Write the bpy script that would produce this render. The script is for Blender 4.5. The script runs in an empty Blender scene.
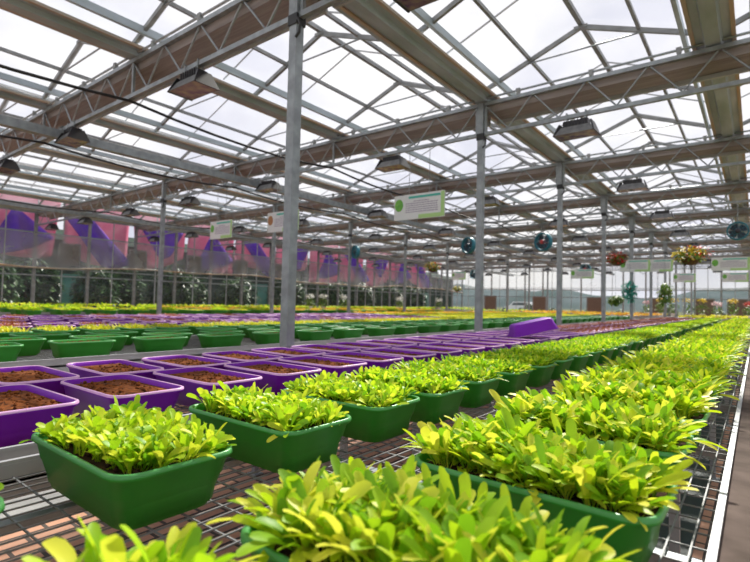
import bpy, math, random
from mathutils import Vector, Matrix
C = bpy.context.scene.collection
PI = math.pi
H = 1.4                      # eye height: positions below are given relative to the eye, base of the building at -H
RND = random.Random(7)

# ------------------------------------------------------------------ scene settings
sc = bpy.context.scene
sc.view_settings.view_transform = 'Standard'
sc.view_settings.look = 'None'
sc.view_settings.gamma = 1.0
sc.view_settings.use_curve_mapping = False
sc.view_settings.exposure = 0.38
sc.cycles.transparent_max_bounces = 32
sc.cycles.max_bounces = 8
sc.cycles.use_denoising = True
sc.cycles.sample_clamp_indirect = 6.0

# ------------------------------------------------------------------ materials
def mat(name, col, rough=.5, metal=0.0, var=0.0, scale=8.0, col2=None, bump=0.0, spec=.5, stretch=None, trans=0.0, detail=4.0):
    m = bpy.data.materials.new(name); m.use_nodes = True
    nt = m.node_tree; N = nt.nodes; L = nt.links
    b = N['Principled BSDF']; out = N['Material Output']
    b.inputs['Roughness'].default_value = rough
    b.inputs['Metallic'].default_value = metal
    b.inputs['Specular IOR Level'].default_value = spec
    c = tuple(col) + (1,)
    b.inputs['Base Color'].default_value = c
    csock = None
    if var > 0 or col2:
        tc = N.new('ShaderNodeTexCoord'); src = tc.outputs['Object']
        if stretch:
            mp = N.new('ShaderNodeMapping'); mp.inputs['Scale'].default_value = stretch
            L.new(src, mp.inputs['Vector']); src = mp.outputs['Vector']
        nz = N.new('ShaderNodeTexNoise'); nz.inputs['Scale'].default_value = scale; nz.inputs['Detail'].default_value = detail
        L.new(src, nz.inputs['Vector'])
        rp = N.new('ShaderNodeValToRGB')
        e = rp.color_ramp.elements
        e[0].position = .35; e[1].position = .68
        c2 = col2 if col2 else tuple(x*(1-var) for x in col)
        e[0].color = tuple(c2) + (1,); e[1].color = c
        L.new(nz.outputs['Fac'], rp.inputs['Fac']); L.new(rp.outputs['Color'], b.inputs['Base Color'])
        csock = rp.outputs['Color']
        if bump > 0:
            bp = N.new('ShaderNodeBump'); bp.inputs['Strength'].default_value = bump; bp.inputs['Distance'].default_value = .01
            L.new(nz.outputs['Fac'], bp.inputs['Height']); L.new(bp.outputs['Normal'], b.inputs['Normal'])
    if trans > 0:
        t = N.new('ShaderNodeBsdfTranslucent'); t.inputs['Color'].default_value = c
        if csock: L.new(csock, t.inputs['Color'])
        mx = N.new('ShaderNodeMixShader'); mx.inputs['Fac'].default_value = trans
        L.new(b.outputs['BSDF'], mx.inputs[1]); L.new(t.outputs['BSDF'], mx.inputs[2]); L.new(mx.outputs['Shader'], out.inputs['Surface'])
    return m

def leafmat(name, stops, trans=.45, rough=.45):
    m = bpy.data.materials.new(name); m.use_nodes = True
    nt = m.node_tree; N = nt.nodes; L = nt.links
    b = N['Principled BSDF']; out = N['Material Output']
    b.inputs['Roughness'].default_value = rough; b.inputs['Specular IOR Level'].default_value = .35
    g = N.new('ShaderNodeNewGeometry'); rp = N.new('ShaderNodeValToRGB'); cr = rp.color_ramp
    while len(cr.elements) < len(stops): cr.elements.new(.5)
    for e, (p, c) in zip(cr.elements, stops): e.position = p; e.color = tuple(c) + (1,)
    L.new(g.outputs['Random Per Island'], rp.inputs['Fac'])
    L.new(rp.outputs['Color'], b.inputs['Base Color'])
    t = N.new('ShaderNodeBsdfTranslucent'); L.new(rp.outputs['Color'], t.inputs['Color'])
    mx = N.new('ShaderNodeMixShader'); mx.inputs['Fac'].default_value = trans
    L.new(b.outputs['BSDF'], mx.inputs[1]); L.new(t.outputs['BSDF'], mx.inputs[2]); L.new(mx.outputs['Shader'], out.inputs['Surface'])
    return m

def glassmat(name, clear, col, diffuse=.5, gloss=.06, scale=1.2, lo=.6):
    """clear pane or film: mostly transparent, partly milky (dust, droplets), a little gloss"""
    m = bpy.data.materials.new(name); m.use_nodes = True
    nt = m.node_tree; N = nt.nodes; L = nt.links
    N.remove(N['Principled BSDF']); out = N['Material Output']
    tr = N.new('ShaderNodeBsdfTransparent'); tr.inputs['Color'].default_value = (.97, .98, .98, 1)
    tl = N.new('ShaderNodeBsdfTranslucent'); tl.inputs['Color'].default_value = tuple(col) + (1,)
    df = N.new('ShaderNodeBsdfDiffuse'); df.inputs['Color'].default_value = tuple(col) + (1,)
    gl = N.new('ShaderNodeBsdfGlossy'); gl.inputs['Roughness'].default_value = .08
    a = N.new('ShaderNodeMixShader'); a.inputs['Fac'].default_value = diffuse
    L.new(tl.outputs[0], a.inputs[1]); L.new(df.outputs[0], a.inputs[2])
    tc = N.new('ShaderNodeTexCoord'); nz = N.new('ShaderNodeTexNoise'); nz.inputs['Scale'].default_value = scale; nz.inputs['Detail'].default_value = 5
    L.new(tc.outputs['Object'], nz.inputs['Vector'])
    mr = N.new('ShaderNodeMapRange'); mr.inputs['From Min'].default_value = .3; mr.inputs['From Max'].default_value = .7
    mr.inputs['To Min'].default_value = (1-clear)*lo; mr.inputs['To Max'].default_value = (1-clear)*(2-lo)
    L.new(nz.outputs['Fac'], mr.inputs['Value'])
    mx = N.new('ShaderNodeMixShader'); L.new(mr.outputs['Result'], mx.inputs['Fac'])
    L.new(tr.outputs[0], mx.inputs[1]); L.new(a.outputs[0], mx.inputs[2])
    m2 = N.new('ShaderNodeMixShader'); m2.inputs['Fac'].default_value = gloss
    L.new(mx.outputs[0], m2.inputs[1]); L.new(gl.outputs[0], m2.inputs[2])
    L.new(m2.outputs[0], out.inputs['Surface'])
    return m

M = {}
M['zinc'] = mat('galvanised steel', (.36, .39, .41), .42, .5, var=.30, scale=9, stretch=(1, 1, 1))
M['zinc_dull'] = mat('weathered galvanised steel', (.32, .33, .33), .5, .35, var=.35, scale=5)
M['gutter'] = mat('weathered gutter steel', (.48, .54, .60), .5, .30, col2=(.30, .36, .36), scale=3.5, stretch=(1, .25, 1))
M['rust'] = mat('rust stained drip channel', (.50, .33, .20), .6, .1, col2=(.42, .40, .36), scale=2.2, stretch=(1, .4, 1))
M['alu'] = mat('aluminium rail', (.50, .51, .52), .55, .3, var=.15, scale=6)
M['wire'] = mat('bench wire', (.26, .265, .27), .6, .4, var=.2, scale=20)
M['pot_green'] = mat('green plastic', (.042, .325, .034), .42, var=.18, scale=4, trans=.15, spec=.3)
M['pot_purple'] = mat('purple plastic', (.24, .012, .50), .42, var=.15, scale=4, trans=.15, spec=.3)
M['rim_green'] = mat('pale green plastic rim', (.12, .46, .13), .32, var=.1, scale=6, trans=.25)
M['rim_purple_sheen'] = mat('purple plastic rim with painted sheen', (.92, .55, .86), .32, var=.1, scale=6, trans=.25)  # sky sheen on the thin rim edge painted in as pale pink
M['soil'] = mat(spec=.1, name='crumbly brown soil', col=(.27, .085, .022), rough=.95, col2=(.06, .022, .010), scale=38, bump=.6, detail=8)
M['soil_dark'] = mat(spec=.1, name='damp dark soil', col=(.075, .038, .02), rough=.95, col2=(.025, .014, .01), scale=38, bump=.6, detail=8)
YG = [(0, (.13, .34, .012)), (.32, (.31, .57, .014)), (.65, (.54, .73, .02)), (1, (.80, .82, .06))]
M['leaf'] = leafmat('yellow green seedling leaf', YG, .45)
M['leaf_bright'] = leafmat('bright yellow green seedling leaf', [(0, (.15, .37, .012)), (.3, (.36, .60, .015)), (.62, (.62, .76, .02)), (1, (.85, .83, .08))], .45)
M['leaf_yellow'] = leafmat('yellow lettuce leaf', [(0, (.40, .52, .02)), (.5, (.75, .74, .03)), (1, (.85, .78, .05))], .45)
M['leaf_orange'] = leafmat('orange flower petals', [(0, (.50, .55, .03)), (.45, (.85, .55, .04)), (1, (.85, .30, .03))], .4)
M['leaf_red'] = leafmat('reddish seedling leaf', [(0, (.30, .05, .03)), (.5, (.42, .12, .05)), (1, (.38, .22, .06))], .35)
M['leaf_dark'] = leafmat('dark outdoor leaf', [(0, (.008, .028, .010)), (.6, (.028, .085, .022)), (1, (.09, .17, .05))], .25)
M['leaf_mid'] = leafmat('basket leaf', [(0, (.06, .16, .03)), (1, (.25, .36, .06))], .35)
M['leaf_teal'] = leafmat('teal trailing leaf', [(0, (.03, .25, .20)), (1, (.12, .45, .36))], .35)
M['red'] = leafmat('red petals', [(0, (.55, .02, .02)), (1, (.75, .10, .06))], .3)
M['yellow'] = leafmat('yellow petals', [(0, (.75, .50, .03)), (1, (.85, .72, .10))], .3)
M['white'] = leafmat('white petals', [(0, (.80, .78, .70)), (1, (.88, .88, .85))], .3)
M['pinkpetal'] = leafmat('pink petals', [(0, (.75, .35, .40)), (1, (.85, .60, .60))], .3)
M['stem'] = mat('green stem', (.12, .22, .05), .6)
M['bark'] = mat('bark', (.10, .075, .055), .9, var=.4, scale=12)
M['black'] = mat('black lamp housing', (.022, .020, .024), .4, var=.2, scale=10)
M['reflector'] = mat('lamp reflector', (.20, .20, .20), .4, .4, var=.5, scale=8)
M['lampglass'] = mat('violet tinted lamp glass', (.10, .05, .15), .12, 0, col2=(.30, .24, .18), scale=9)
M['hose'] = mat('black hose', (.02, .02, .022), .5)
M['screen'] = mat('folded brown shade fabric', (.45, .40, .39), .9, col2=(.33, .29, .28), scale=5, stretch=(.3, 14, 3), trans=.3)
M['teal'] = mat('teal fan guard', (.03, .22, .30), .4, .1, var=.2, scale=10)
M['blade'] = mat('dark maroon fan blade', (.045, .015, .03), .4)
M['hubred'] = mat('red fan hub', (.45, .05, .05), .4)
M['hubdark'] = mat('dark fan hub', (.03, .03, .04), .4)
M['sign'] = mat('white sign board', (.74, .76, .76), .5, var=.05, scale=4)
M['sign_green'] = mat('lime sign print', (.42, .66, .25), .5)
M['sign_teal'] = mat('teal sign print', (.08, .46, .38), .5)
M['sign_leaf'] = mat('green emblem', (.07, .33, .04), .5, col2=(.22, .50, .08), scale=18)
M['sign_red'] = mat('brown emblem', (.38, .12, .05), .5, col2=(.45, .25, .10), scale=18)
M['sign_text'] = mat('grey violet print', (.36, .30, .42), .5)
M['brick'] = None
M['board'] = mat('brown slatted panel', (.22, .15, .11), .7, var=.35, scale=6, stretch=(1, 1, 9))
M['concrete'] = mat('grey concrete', (.38, .38, .37), .85, var=.25, scale=3)
M['drain'] = mat('dark channel grating', (.03, .05, .05), .5, var=.3, scale=6)
M['ground'] = mat('outdoor ground', (.16, .17, .10), .95, var=.4, scale=.4, spec=0.0)
M['hill'] = mat('haze tinted wooded hill', (.10, .125, .135), .95, col2=(.06, .085, .085), scale=.05, spec=0.0)  # blue-grey of distance haze is mixed into the hill colour
M['pink'] = mat('pink glow cloth', (.74, .26, .40), .8, col2=(.80, .42, .52), scale=1.6, trans=.5)
M['violet'] = mat('violet glow cloth', (.16, .05, .60), .8, col2=(.26, .12, .55), scale=1.6, trans=.5)
M['dark_backdrop'] = mat('dark backdrop cladding', (.035, .06, .045), .9, var=.45, scale=.6, spec=.1)
M['tealpane'] = mat('teal panel', (.05, .22, .18), .5, var=.3, scale=2)
M['carwhite'] = mat('white car paint', (.78, .80, .84), .25)
M['tyre'] = mat('black tyre', (.02, .02, .02), .7)
M['wicker'] = mat('brown basket', (.14, .07, .03), .8, var=.3, scale=20)
M['whitepot'] = mat('white pot', (.70, .66, .62), .5)
M['glass'] = glassmat('dusty roof glass', .91, (.95, .95, .97), .2, .03, .8)
M['wallglass'] = glassmat('wall glass', .97, (.80, .86, .86), .5, .025, .8)
M['film'] = glassmat('milky plastic film', .62, (.52, .53, .54), .5, .04, .5, .8)
M['skirt'] = mat('rusty brown rail', (.14, .105, .09), .9, 0, col2=(.08, .06, .05), scale=7, spec=.08)
M['carglass'] = mat('dark car glass', (.05, .07, .09), .1)

# brick paving
m = mat('brick paving', (.5, .25, .15), .85); M['brick'] = m
nt = m.node_tree; N = nt.nodes; L = nt.links
tc = N.new('ShaderNodeTexCoord'); mp = N.new('ShaderNodeMapping'); mp.inputs['Rotation'].default_value = (0, 0, PI/2)
bk = N.new('ShaderNodeTexBrick'); bk.inputs['Scale'].default_value = 1.0
bk.inputs['Brick Width'].default_value = .24; bk.inputs['Row Height'].default_value = .12; bk.inputs['Mortar Size'].default_value = .012
bk.inputs['Color1'].default_value = (.56, .30, .19, 1); bk.inputs['Color2'].default_value = (.44, .24, .16, 1); bk.inputs['Mortar'].default_value = (.07, .055, .045, 1)
L.new(tc.outputs['Object'], mp.inputs['Vector']); L.new(mp.outputs['Vector'], bk.inputs['Vector']); L.new(bk.outputs['Color'], N['Principled BSDF'].inputs['Base Color'])

# ------------------------------------------------------------------ mesh helpers
LEAF = {8: ((0, .25, .42, .55, .70, .85, .955, 1.0), (.12, .14, .42, .80, 1, .98, .70, .18)), 5: ((0, .35, .55, .78, .93, 1), (.12, .25, .85, 1, .65, .06)), 4: ((0, .38, .6, .86, 1), (.14, .35, 1, .9, .1)), 3: ((0, .4, .75, 1), (.15, .8, 1, .15))}
class MB:
    def __init__(s): s.v = []; s.f = []; s.m = []
    def add(s, vs, fs, mi=0):
        o = len(s.v); s.v += [tuple(v) for v in vs]
        for f in fs: s.f.append(tuple(i+o for i in f)); s.m.append(mi)
    def box(s, a, b, mi=0):
        (x0, y0, z0), (x1, y1, z1) = a, b
        s.add([(x0,y0,z0),(x1,y0,z0),(x1,y1,z0),(x0,y1,z0),(x0,y0,z1),(x1,y0,z1),(x1,y1,z1),(x0,y1,z1)],
              [(0,3,2,1),(4,5,6,7),(0,1,5,4),(1,2,6,5),(2,3,7,6),(3,0,4,7)], mi)
    def tube(s, pts, r, n=8, mi=0, cap=True):
        pts = [Vector(p) for p in pts]; rr = r if isinstance(r, (list, tuple)) else [r]*len(pts)
        vs = []; fs = []; k = len(pts); up = None
        for i, p in enumerate(pts):
            d = (pts[min(i+1, k-1)] - pts[max(i-1, 0)]).normalized()
            if up is None:
                up = Vector((0, 0, 1)) if abs(d.z) < .95 else Vector((1, 0, 0))
            u = d.cross(up).normalized(); w = u.cross(d).normalized(); up = w
            for j in range(n):
                a = 2*PI*(j+.5)/n; vs.append(p + (u*math.cos(a) + w*math.sin(a))*rr[i])
        for i in range(k-1):
            for j in range(n): fs.append((i*n+j, i*n+(j+1) % n, (i+1)*n+(j+1) % n, (i+1)*n+j))
        if cap: fs.append(tuple(range(n-1, -1, -1))); fs.append(tuple((k-1)*n+j for j in range(n)))
        s.add(vs, fs, mi)
    def bar(s, a, b, w, h=None, mi=0):
        """rectangular bar between two points: w sideways, h upward"""
        h = h or w; a = Vector(a); b = Vector(b); d = (b-a).normalized()
        up = Vector((0, 0, 1)) if abs(d.z) < .95 else Vector((0, 1, 0))
        u = d.cross(up).normalized(); t = u.cross(d).normalized()
        vs = [p + u*(sx*w/2) + t*(sy*h/2) for p in (a, b) for sx, sy in ((-1,-1),(1,-1),(1,1),(-1,1))]
        s.add(vs, [(0,3,2,1),(4,5,6,7),(0,1,5,4),(1,2,6,5),(2,3,7,6),(3,0,4,7)], mi)
    def prism_y(s, prof, y0, y1, mi=0):
        n = len(prof)
        vs = [(x, y0, z) for x, z in prof] + [(x, y1, z) for x, z in prof]
        fs = [(i, (i+1) % n, (i+1) % n+n, i+n) for i in range(n)]
        fs += [tuple(range(n-1, -1, -1)), tuple(range(n, 2*n))]
        s.add(vs, fs, mi)
    def loft(s, loops, mi=0, cap0=True, cap1=True, mats=None):
        n = len(loops[0]); vs = [p for l in loops for p in l]
        for i in range(len(loops)-1):
            pass
        o = len(s.v); s.v += [tuple(v) for v in vs]
        for i in range(len(loops)-1):
            for j in range(n):
                s.f.append((o+i*n+j, o+i*n+(j+1) % n, o+(i+1)*n+(j+1) % n, o+(i+1)*n+j)); s.m.append(mats[i] if mats else mi)
        if cap0: s.f.append(tuple(o+j for j in range(n-1, -1, -1))); s.m.append(mats[0] if mats else mi)
        if cap1: s.f.append(tuple(o+(len(loops)-1)*n+j for j in range(n))); s.m.append(mats[-1] if mats else mi)
    def lathe(s, prof, n=16, mi=0, axis='z', c=(0, 0, 0)):
        loops = []
        for r, z in prof:
            l = []
            for j in range(n):
                a = 2*PI*j/n
                p = (r*math.cos(a), r*math.sin(a), z) if axis == 'z' else (r*math.cos(a), z, r*math.sin(a))
                l.append((p[0]+c[0], p[1]+c[1], p[2]+c[2]))
            loops.append(l)
        s.loft(loops, mi)
    def leaf(s, base, az, ln, w, p0, p1, seg=8, mi=0, cup=.25, stalk=.3, twist=0.0):
        """spatulate leaf: slim stalk then an oval blade, bending from elevation p0 to p1"""
        p = Vector(base); dx, dy = math.cos(az), math.sin(az); sx, sy = -dy, dx
        T, Wd = LEAF[seg]; seg = len(T)-1
        vs = []
        for i, t in enumerate(T):
            el = p0 + (p1-p0)*t; ww = w*.5*Wd[i]
            if i:
                em = p0 + (p1-p0)*(t+T[i-1])/2
                p = p + Vector((math.cos(em)*dx, math.cos(em)*dy, math.sin(em)))*(ln*(t-T[i-1]))
            nx, ny, nz = -math.sin(el)*dx, -math.sin(el)*dy, math.cos(el)
            tw = twist*t
            lx = sx*math.cos(tw) + nx*math.sin(tw); ly = sy*math.cos(tw) + ny*math.sin(tw); lz = nz*math.sin(tw)
            c = cup*ww
            vs += [(p.x+lx*ww+nx*c, p.y+ly*ww+ny*c, p.z+lz*ww+nz*c), (p.x, p.y, p.z), (p.x-lx*ww+nx*c, p.y-ly*ww+ny*c, p.z-lz*ww+nz*c)]
        fs = []
        for i in range(seg):
            a = i*3; fs += [(a, a+1, a+4, a+3), (a+1, a+2, a+5, a+4)]
        s.add(vs, fs, mi)
    def mesh(s, name, mats, smooth=False):
        me = bpy.data.meshes.new(name); me.from_pydata(s.v, [], s.f)
        for mm in (mats if isinstance(mats, (list, tuple)) else [mats]): me.materials.append(mm)
        if any(s.m): me.polygons.foreach_set('material_index', s.m)
        if smooth: me.polygons.foreach_set('use_smooth', [True]*len(me.polygons))
        me.update(); return me
    def build(s, name, mats, parent=None, smooth=False, loc=(0, 0, 0)):
        return obj(name, s.mesh(name, mats, smooth), parent, loc)

def obj(name, me, parent=None, loc=(0, 0, 0), rz=0.0):
    o = bpy.data.objects.new(name, me); C.objects.link(o)
    o.location = loc; o.rotation_euler = (0, 0, rz)
    if parent: o.parent = parent
    return o
def tag(o, label=None, cat=None, group=None, kind=None):
    if label: o['label'] = label
    if cat: o['category'] = cat
    if group: o['group'] = group
    if kind: o['kind'] = kind
    return o
def empty(name, loc=(0, 0, 0), rz=0.0):
    return obj(name, None, None, loc, rz)
def copy_tree(o, parent=None):
    c = o.copy(); C.objects.link(c)
    if parent: c.parent = parent
    for ch in list(o.children): copy_tree(ch, c)
    return c
ONES = 'zeroth first second third fourth fifth sixth seventh eighth ninth tenth eleventh twelfth thirteenth fourteenth fifteenth sixteenth seventeenth eighteenth nineteenth'.split()
TENS = {2: 'twent', 3: 'thirt', 4: 'fort', 5: 'fift', 6: 'sixt', 7: 'sevent', 8: 'eight'}
def nth(n):
    if n < 20: return ONES[n]
    t, u = divmod(n, 10)
    return TENS[t]+'ieth' if u == 0 else TENS[t]+'y-'+ONES[u]

# ------------------------------------------------------------------ planter troughs
def rrect(w, d, r, z, n=5):
    pts = []
    for cx, cy, a0 in ((w/2-r, d/2-r, 0), (-w/2+r, d/2-r, PI/2), (-w/2+r, -d/2+r, PI), (w/2-r, -d/2+r, 1.5*PI)):
        for i in range(n):
            a = a0 + PI/2*i/(n-1); pts.append((cx+r*math.cos(a), cy+r*math.sin(a), z))
    return pts
PW, PD, PH = .60, .345, .157
def trough_mesh(mats, w=PW, d=PD, h=PH, n=5):
    mb = MB(); k = .05
    L_ = [rrect(w-.13, d-.11, k, 0, n), rrect(w-.11, d-.09, k, .004, n), rrect(w-.055, d-.045, k+.005, h*.55, n), rrect(w-.05, d-.04, k+.005, h*.57, n),
          rrect(w-.026, d-.026, k+.008, h-.026, n), rrect(w-.002, d-.002, k+.012, h-.016, n), rrect(w, d, k+.014, h-.011, n), rrect(w-.004, d-.004, k+.012, h-.002, n), rrect(w-.014, d-.014, k+.01, h, n),
          rrect(w-.026, d-.026, k+.006, h-.003, n), rrect(w-.034, d-.034, k+.005, h-.02, n), rrect(w-.06, d-.06, k, h-.06, n), rrect(w-.08, d-.08, k, .02, n)]
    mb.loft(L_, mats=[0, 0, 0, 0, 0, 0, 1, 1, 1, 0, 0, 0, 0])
    return mb.mesh('planter_trough', mats, True)
def soil_mesh(mt, seed, w=PW, d=PD, h=PH, deep=.026):
    r = random.Random(seed); mb = MB(); loops = []
    for q, nz in ((0.999, 0), (.86, 1), (.66, 1), (.45, 1), (.25, 1), (.08, 1)):
        l = []
        for (x, y, z) in rrect((w-.045)*q, (d-.045)*q, .05*q, h-deep+.01*(1-q), 7):
            l.append((x, y, z + nz*r.uniform(-.007, .009)))
        loops.append(l)
    mb.loft(loops, cap0=False)
    for _ in range(70):
        x, y = r.uniform(-w/2+.05, w/2-.05), r.uniform(-d/2+.05, d/2-.05); s = r.uniform(.004, .011)
        mb.lathe([(s*.2, -s*.5), (s, 0), (s*.7, s*.7), (s*.1, s)], 5, 0, 'z', (x, y, h-deep+.008))
    return mb.mesh('soil', mt, True)
def rosette(mb, r, base, size, nl, seg, lean=(0, 0)):
    wm = .8 if size > 1.05 else 1.0
    a0 = r.uniform(0, 6)
    for i in range(nl):
        t = i/max(1, nl-1); az = a0 + i*2.4 + r.uniform(-.35, .35)
        ln = size*r.uniform(.068, .112)*(1.0-.22*t); wd = wm*size*r.uniform(.014, .0235)
        p0 = 1.02+.5*t + r.uniform(-.2, .12); p1 = p0 - r.uniform(.35, 1.25)
        k = math.cos(az)*lean[0]+math.sin(az)*lean[1]
        mb.leaf((base[0]+r.uniform(-.008, .008), base[1]+r.uniform(-.008, .008), base[2]), az, ln*(1+.35*max(0, k)), wd, p0-.4*k, p1-.3*k, seg, 0, .28, .36, r.uniform(-.6, .6))
def seedling_mesh(seed, mt, size=1.0, nl=11, seg=8):
    mb = MB(); rosette(mb, random.Random(seed), (0, 0, -.004), size, nl, seg)
    return mb.mesh('seedling', mt, True)
def foliage_mesh(seed, mt, nx, ny, size, nl, seg, w=PW, d=PD, h=PH):
    r = random.Random(seed); mb = MB()
    for i in range(nx):
        for j in range(ny):
            u, v = (i+.5)/nx, (j+.5)/ny
            bx = -w/2+.045+(w-.09)*u + r.uniform(-.02, .02); by = -d/2+.045+(d-.09)*v + r.uniform(-.015, .015)
            rosette(mb, r, (bx, by, h-.03), size*r.uniform(.8, 1.2), nl, seg, ((2*u-1)**3, (2*v-1)**3))
    return mb.mesh('seedlings', mt, True)

ME = {}
ME['green'] = trough_mesh([M['pot_green'], M['rim_green']]); ME['purple'] = trough_mesh([M['pot_purple'], M['rim_purple_sheen']])
SW, SD = .50, .31
ME['green_small'] = trough_mesh([M['pot_green'], M['rim_green']], SW, SD, PH)
ME['soil'] = [soil_mesh(M['soil'], 10+i) for i in range(3)]
ME['soil_dark'] = [soil_mesh(M['soil_dark'], 20+i) for i in range(2)]
ME['soil_small'] = [soil_mesh(M['soil'], 30+i, SW, SD) for i in range(2)]
ME['seedling'] = [seedling_mesh(50+i, M['leaf'], 1.0, 12) for i in range(6)]
ME['seedling_big'] = [seedling_mesh(60+i, M['leaf_bright'], 1.36, 13, 8) for i in range(6)]
ME['fol_mid'] = [foliage_mesh(70+i, M['leaf'], 12, 8, 1.0, 10, 5) for i in range(3)]
ME['fol_big'] = [foliage_mesh(80+i, M['leaf_bright'], 12, 8, 1.40, 11, 5) for i in range(3)]
ME['fol_far'] = [foliage_mesh(90+i, M['leaf'], 9, 6, 1.05, 8, 4) for i in range(2)]
ME['fol_farbig'] = [foliage_mesh(95+i, M['leaf_bright'], 10, 7, 1.42, 9, 4) for i in range(2)]
ME['fol_yellow'] = [foliage_mesh(100+i, M['leaf_yellow'], 6, 4, .95, 7, 4) for i in range(2)]
ME['fol_orange'] = [foliage_mesh(110+i, M['leaf_orange'], 6, 4, 1.2, 7, 4) for i in range(2)]
ME['fol_red'] = [foliage_mesh(120+i, M['leaf_red'], 6, 4, .7, 6, 3) for i in range(2)]
ME['sprout'] = [foliage_mesh(130+i, M['leaf_mid'], 3, 2, .35, 4, 3, SW, SD) for i in range(2)]

BZ = H-.577       # top of every bench mesh
def plant_pot(x, y, kind, label, group, soil='soil', fol=None, single=False, rz=0.0, name='planter_trough', z=BZ):
    r = random.Random(int(x*997+y*131))
    o = obj(name, ME[kind], None, (x, y, z), rz + r.uniform(-.02, .02)); tag(o, label, 'planter', group)
    obj('soil', r.choice(ME[soil]), o)
    if fol and single:                    # near enough to tell each plant apart
        vs = ME['seedling_big'] if fol == 'big' else ME['seedling']
        nx, ny = 12, 8
        for i in range(nx):
            for j in range(ny):
                c = obj('seedling', r.choice(vs), o, (-PW/2+.045+(PW-.09)*(i+.5)/nx+r.uniform(-.018, .018), -PD/2+.045+(PD-.09)*(j+.5)/ny+r.uniform(-.014, .014), PH-.024), r.uniform(0, 6.28))
                s = r.uniform(.78, 1.2); c.scale = (s, s, s*r.uniform(.9, 1.15)); c.rotation_euler = (r.uniform(-.1, .1)+.5*(2*(j+.5)/ny-1)**3*-1, .5*(2*(i+.5)/nx-1)**3, c.rotation_euler.z)
    elif fol:
        c = obj('seedlings', r.choice(ME['fol_'+fol]) if fol != 'sprout' else r.choice(ME['sprout']), o, (0, 0, 0), PI*r.randint(0, 1)); tag(c, kind='stuff')
    return o

# bench one: two rows of planted green troughs
for col, xc, y0, pitch, big in (('rail-side', -.455, .0, .558, True), ('inner', -1.46, .075, .474, False)):
    n = 0; y = y0
    while y < 25.6:
        n += 1
        if big: lab = 'green trough of bright yellow-green seedlings in the rail-side row, %s from the near end' % nth(n)
        else: lab = 'green trough of leafy seedlings in the row beside the purple troughs, %s from near end' % nth(n)
        single = n <= (5 if big else 5)
        far = y > 9
        fol = ('farbig' if far else 'big') if big else ('far' if far else 'mid')
        dy = ({1: -.065, 3: .045, 4: .05} if not big else {1: .10}).get(n, 0)
        plant_pot(xc + RND.uniform(-.012, .012), y+PD/2+dy, 'green', lab, 'green troughs of seedlings in the '+col+' row', 'soil_dark', fol, single)
        y += pitch
# bench two: two rows of purple troughs with bare soil, reddish seedlings farther off
PURPLE = 0
for col, xc, y0 in (('near', -2.39, .055), ('far', -3.03, .31)):
    n = 0; y = y0
    while y < 25.6:
        n += 1
        red = y > 8.2
        what = 'reddish seedlings' if red else 'bare brown soil'
        lab = 'purple trough of %s in %s row behind seedlings, %s from near end' % (what, 'first' if col == 'near' else 'second', nth(n))
        plant_pot(xc + RND.uniform(-.015, .015), y+PD/2, 'purple', lab, 'purple troughs on the long bench', 'soil', 'red' if red else None, name='purple_planter')
        y += .457; PURPLE += 1
# empty purple trough lying tipped over on the others
t = obj('purple_planter', ME['purple'], None, (-2.32, 6.3, BZ+PH+.212)); t.rotation_euler = (math.radians(180), math.radians(-13), math.radians(42)); tag(t, 'empty purple trough lying upside down on top of the other purple troughs', 'planter')

# bench three: small green troughs standing lengthwise
for ci, (xc, y0) in enumerate(((-4.84, .96), (-5.36, 1.30), (-5.88, 1.0))):
    n = 0; y = y0
    while y < 25.4:
        n += 1
        row = ('front', 'middle', 'back')[ci]
        lab = 'small green trough of sparse brown soil, %s row past the aisle, %s from near end' % (row, nth(n))
        r = random.Random(n*7+ci)
        plant_pot(xc+r.uniform(-.04, .04), y+SW/2, 'green_small', lab, 'small green troughs past the aisle', 'soil_small', 'sprout' if r.random() < .5 else None, rz=PI/2, name='small_planter')
        y += .74 if ci < 2 else .70
# bench four: yellow lettuce troughs
n = 0; y = 1.2
while y < 25.4:
    n += 1
    plant_pot(-6.55, y+PD/2, 'green', 'green trough of yellow lettuce behind the small green troughs, %s from near end' % nth(n), 'green troughs of yellow lettuce', 'soil_dark', 'yellow', name='lettuce_planter'); y += .47
# benches five and six: purple troughs near, flowers beyond
for ci, xc in enumerate((-7.6, -8.3, -9.35, -10.05, -10.75)):
    n = 0; y = 2.0 + .2*(ci % 2)
    while y < 25.4:
        n += 1
        r = random.Random(n*13+ci)
        if y < 13:
            red = r.random() < .3
            plant_pot(xc, y+PD/2, 'purple', 'purple trough of %s in %s row of far purple bed, %s from left' % ('reddish seedlings' if red else 'brown soil', nth(ci+1), nth(n)), 'purple troughs in the far bed', 'soil', 'red' if red else None, name='purple_planter'); y += .50
        else:
            kind = 'orange' if ci > 2 and r.random() < .6 else 'yellow'
            plant_pot(xc, y+PD/2, 'green', 'green trough of %s in %s row past purple bed, %s along it' % ('orange flowers' if kind == 'orange' else 'yellow lettuce', nth(ci+1), nth(n)), 'green troughs beyond the purple bed', 'soil_dark', kind, name='flower_planter'); y += .62
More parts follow.
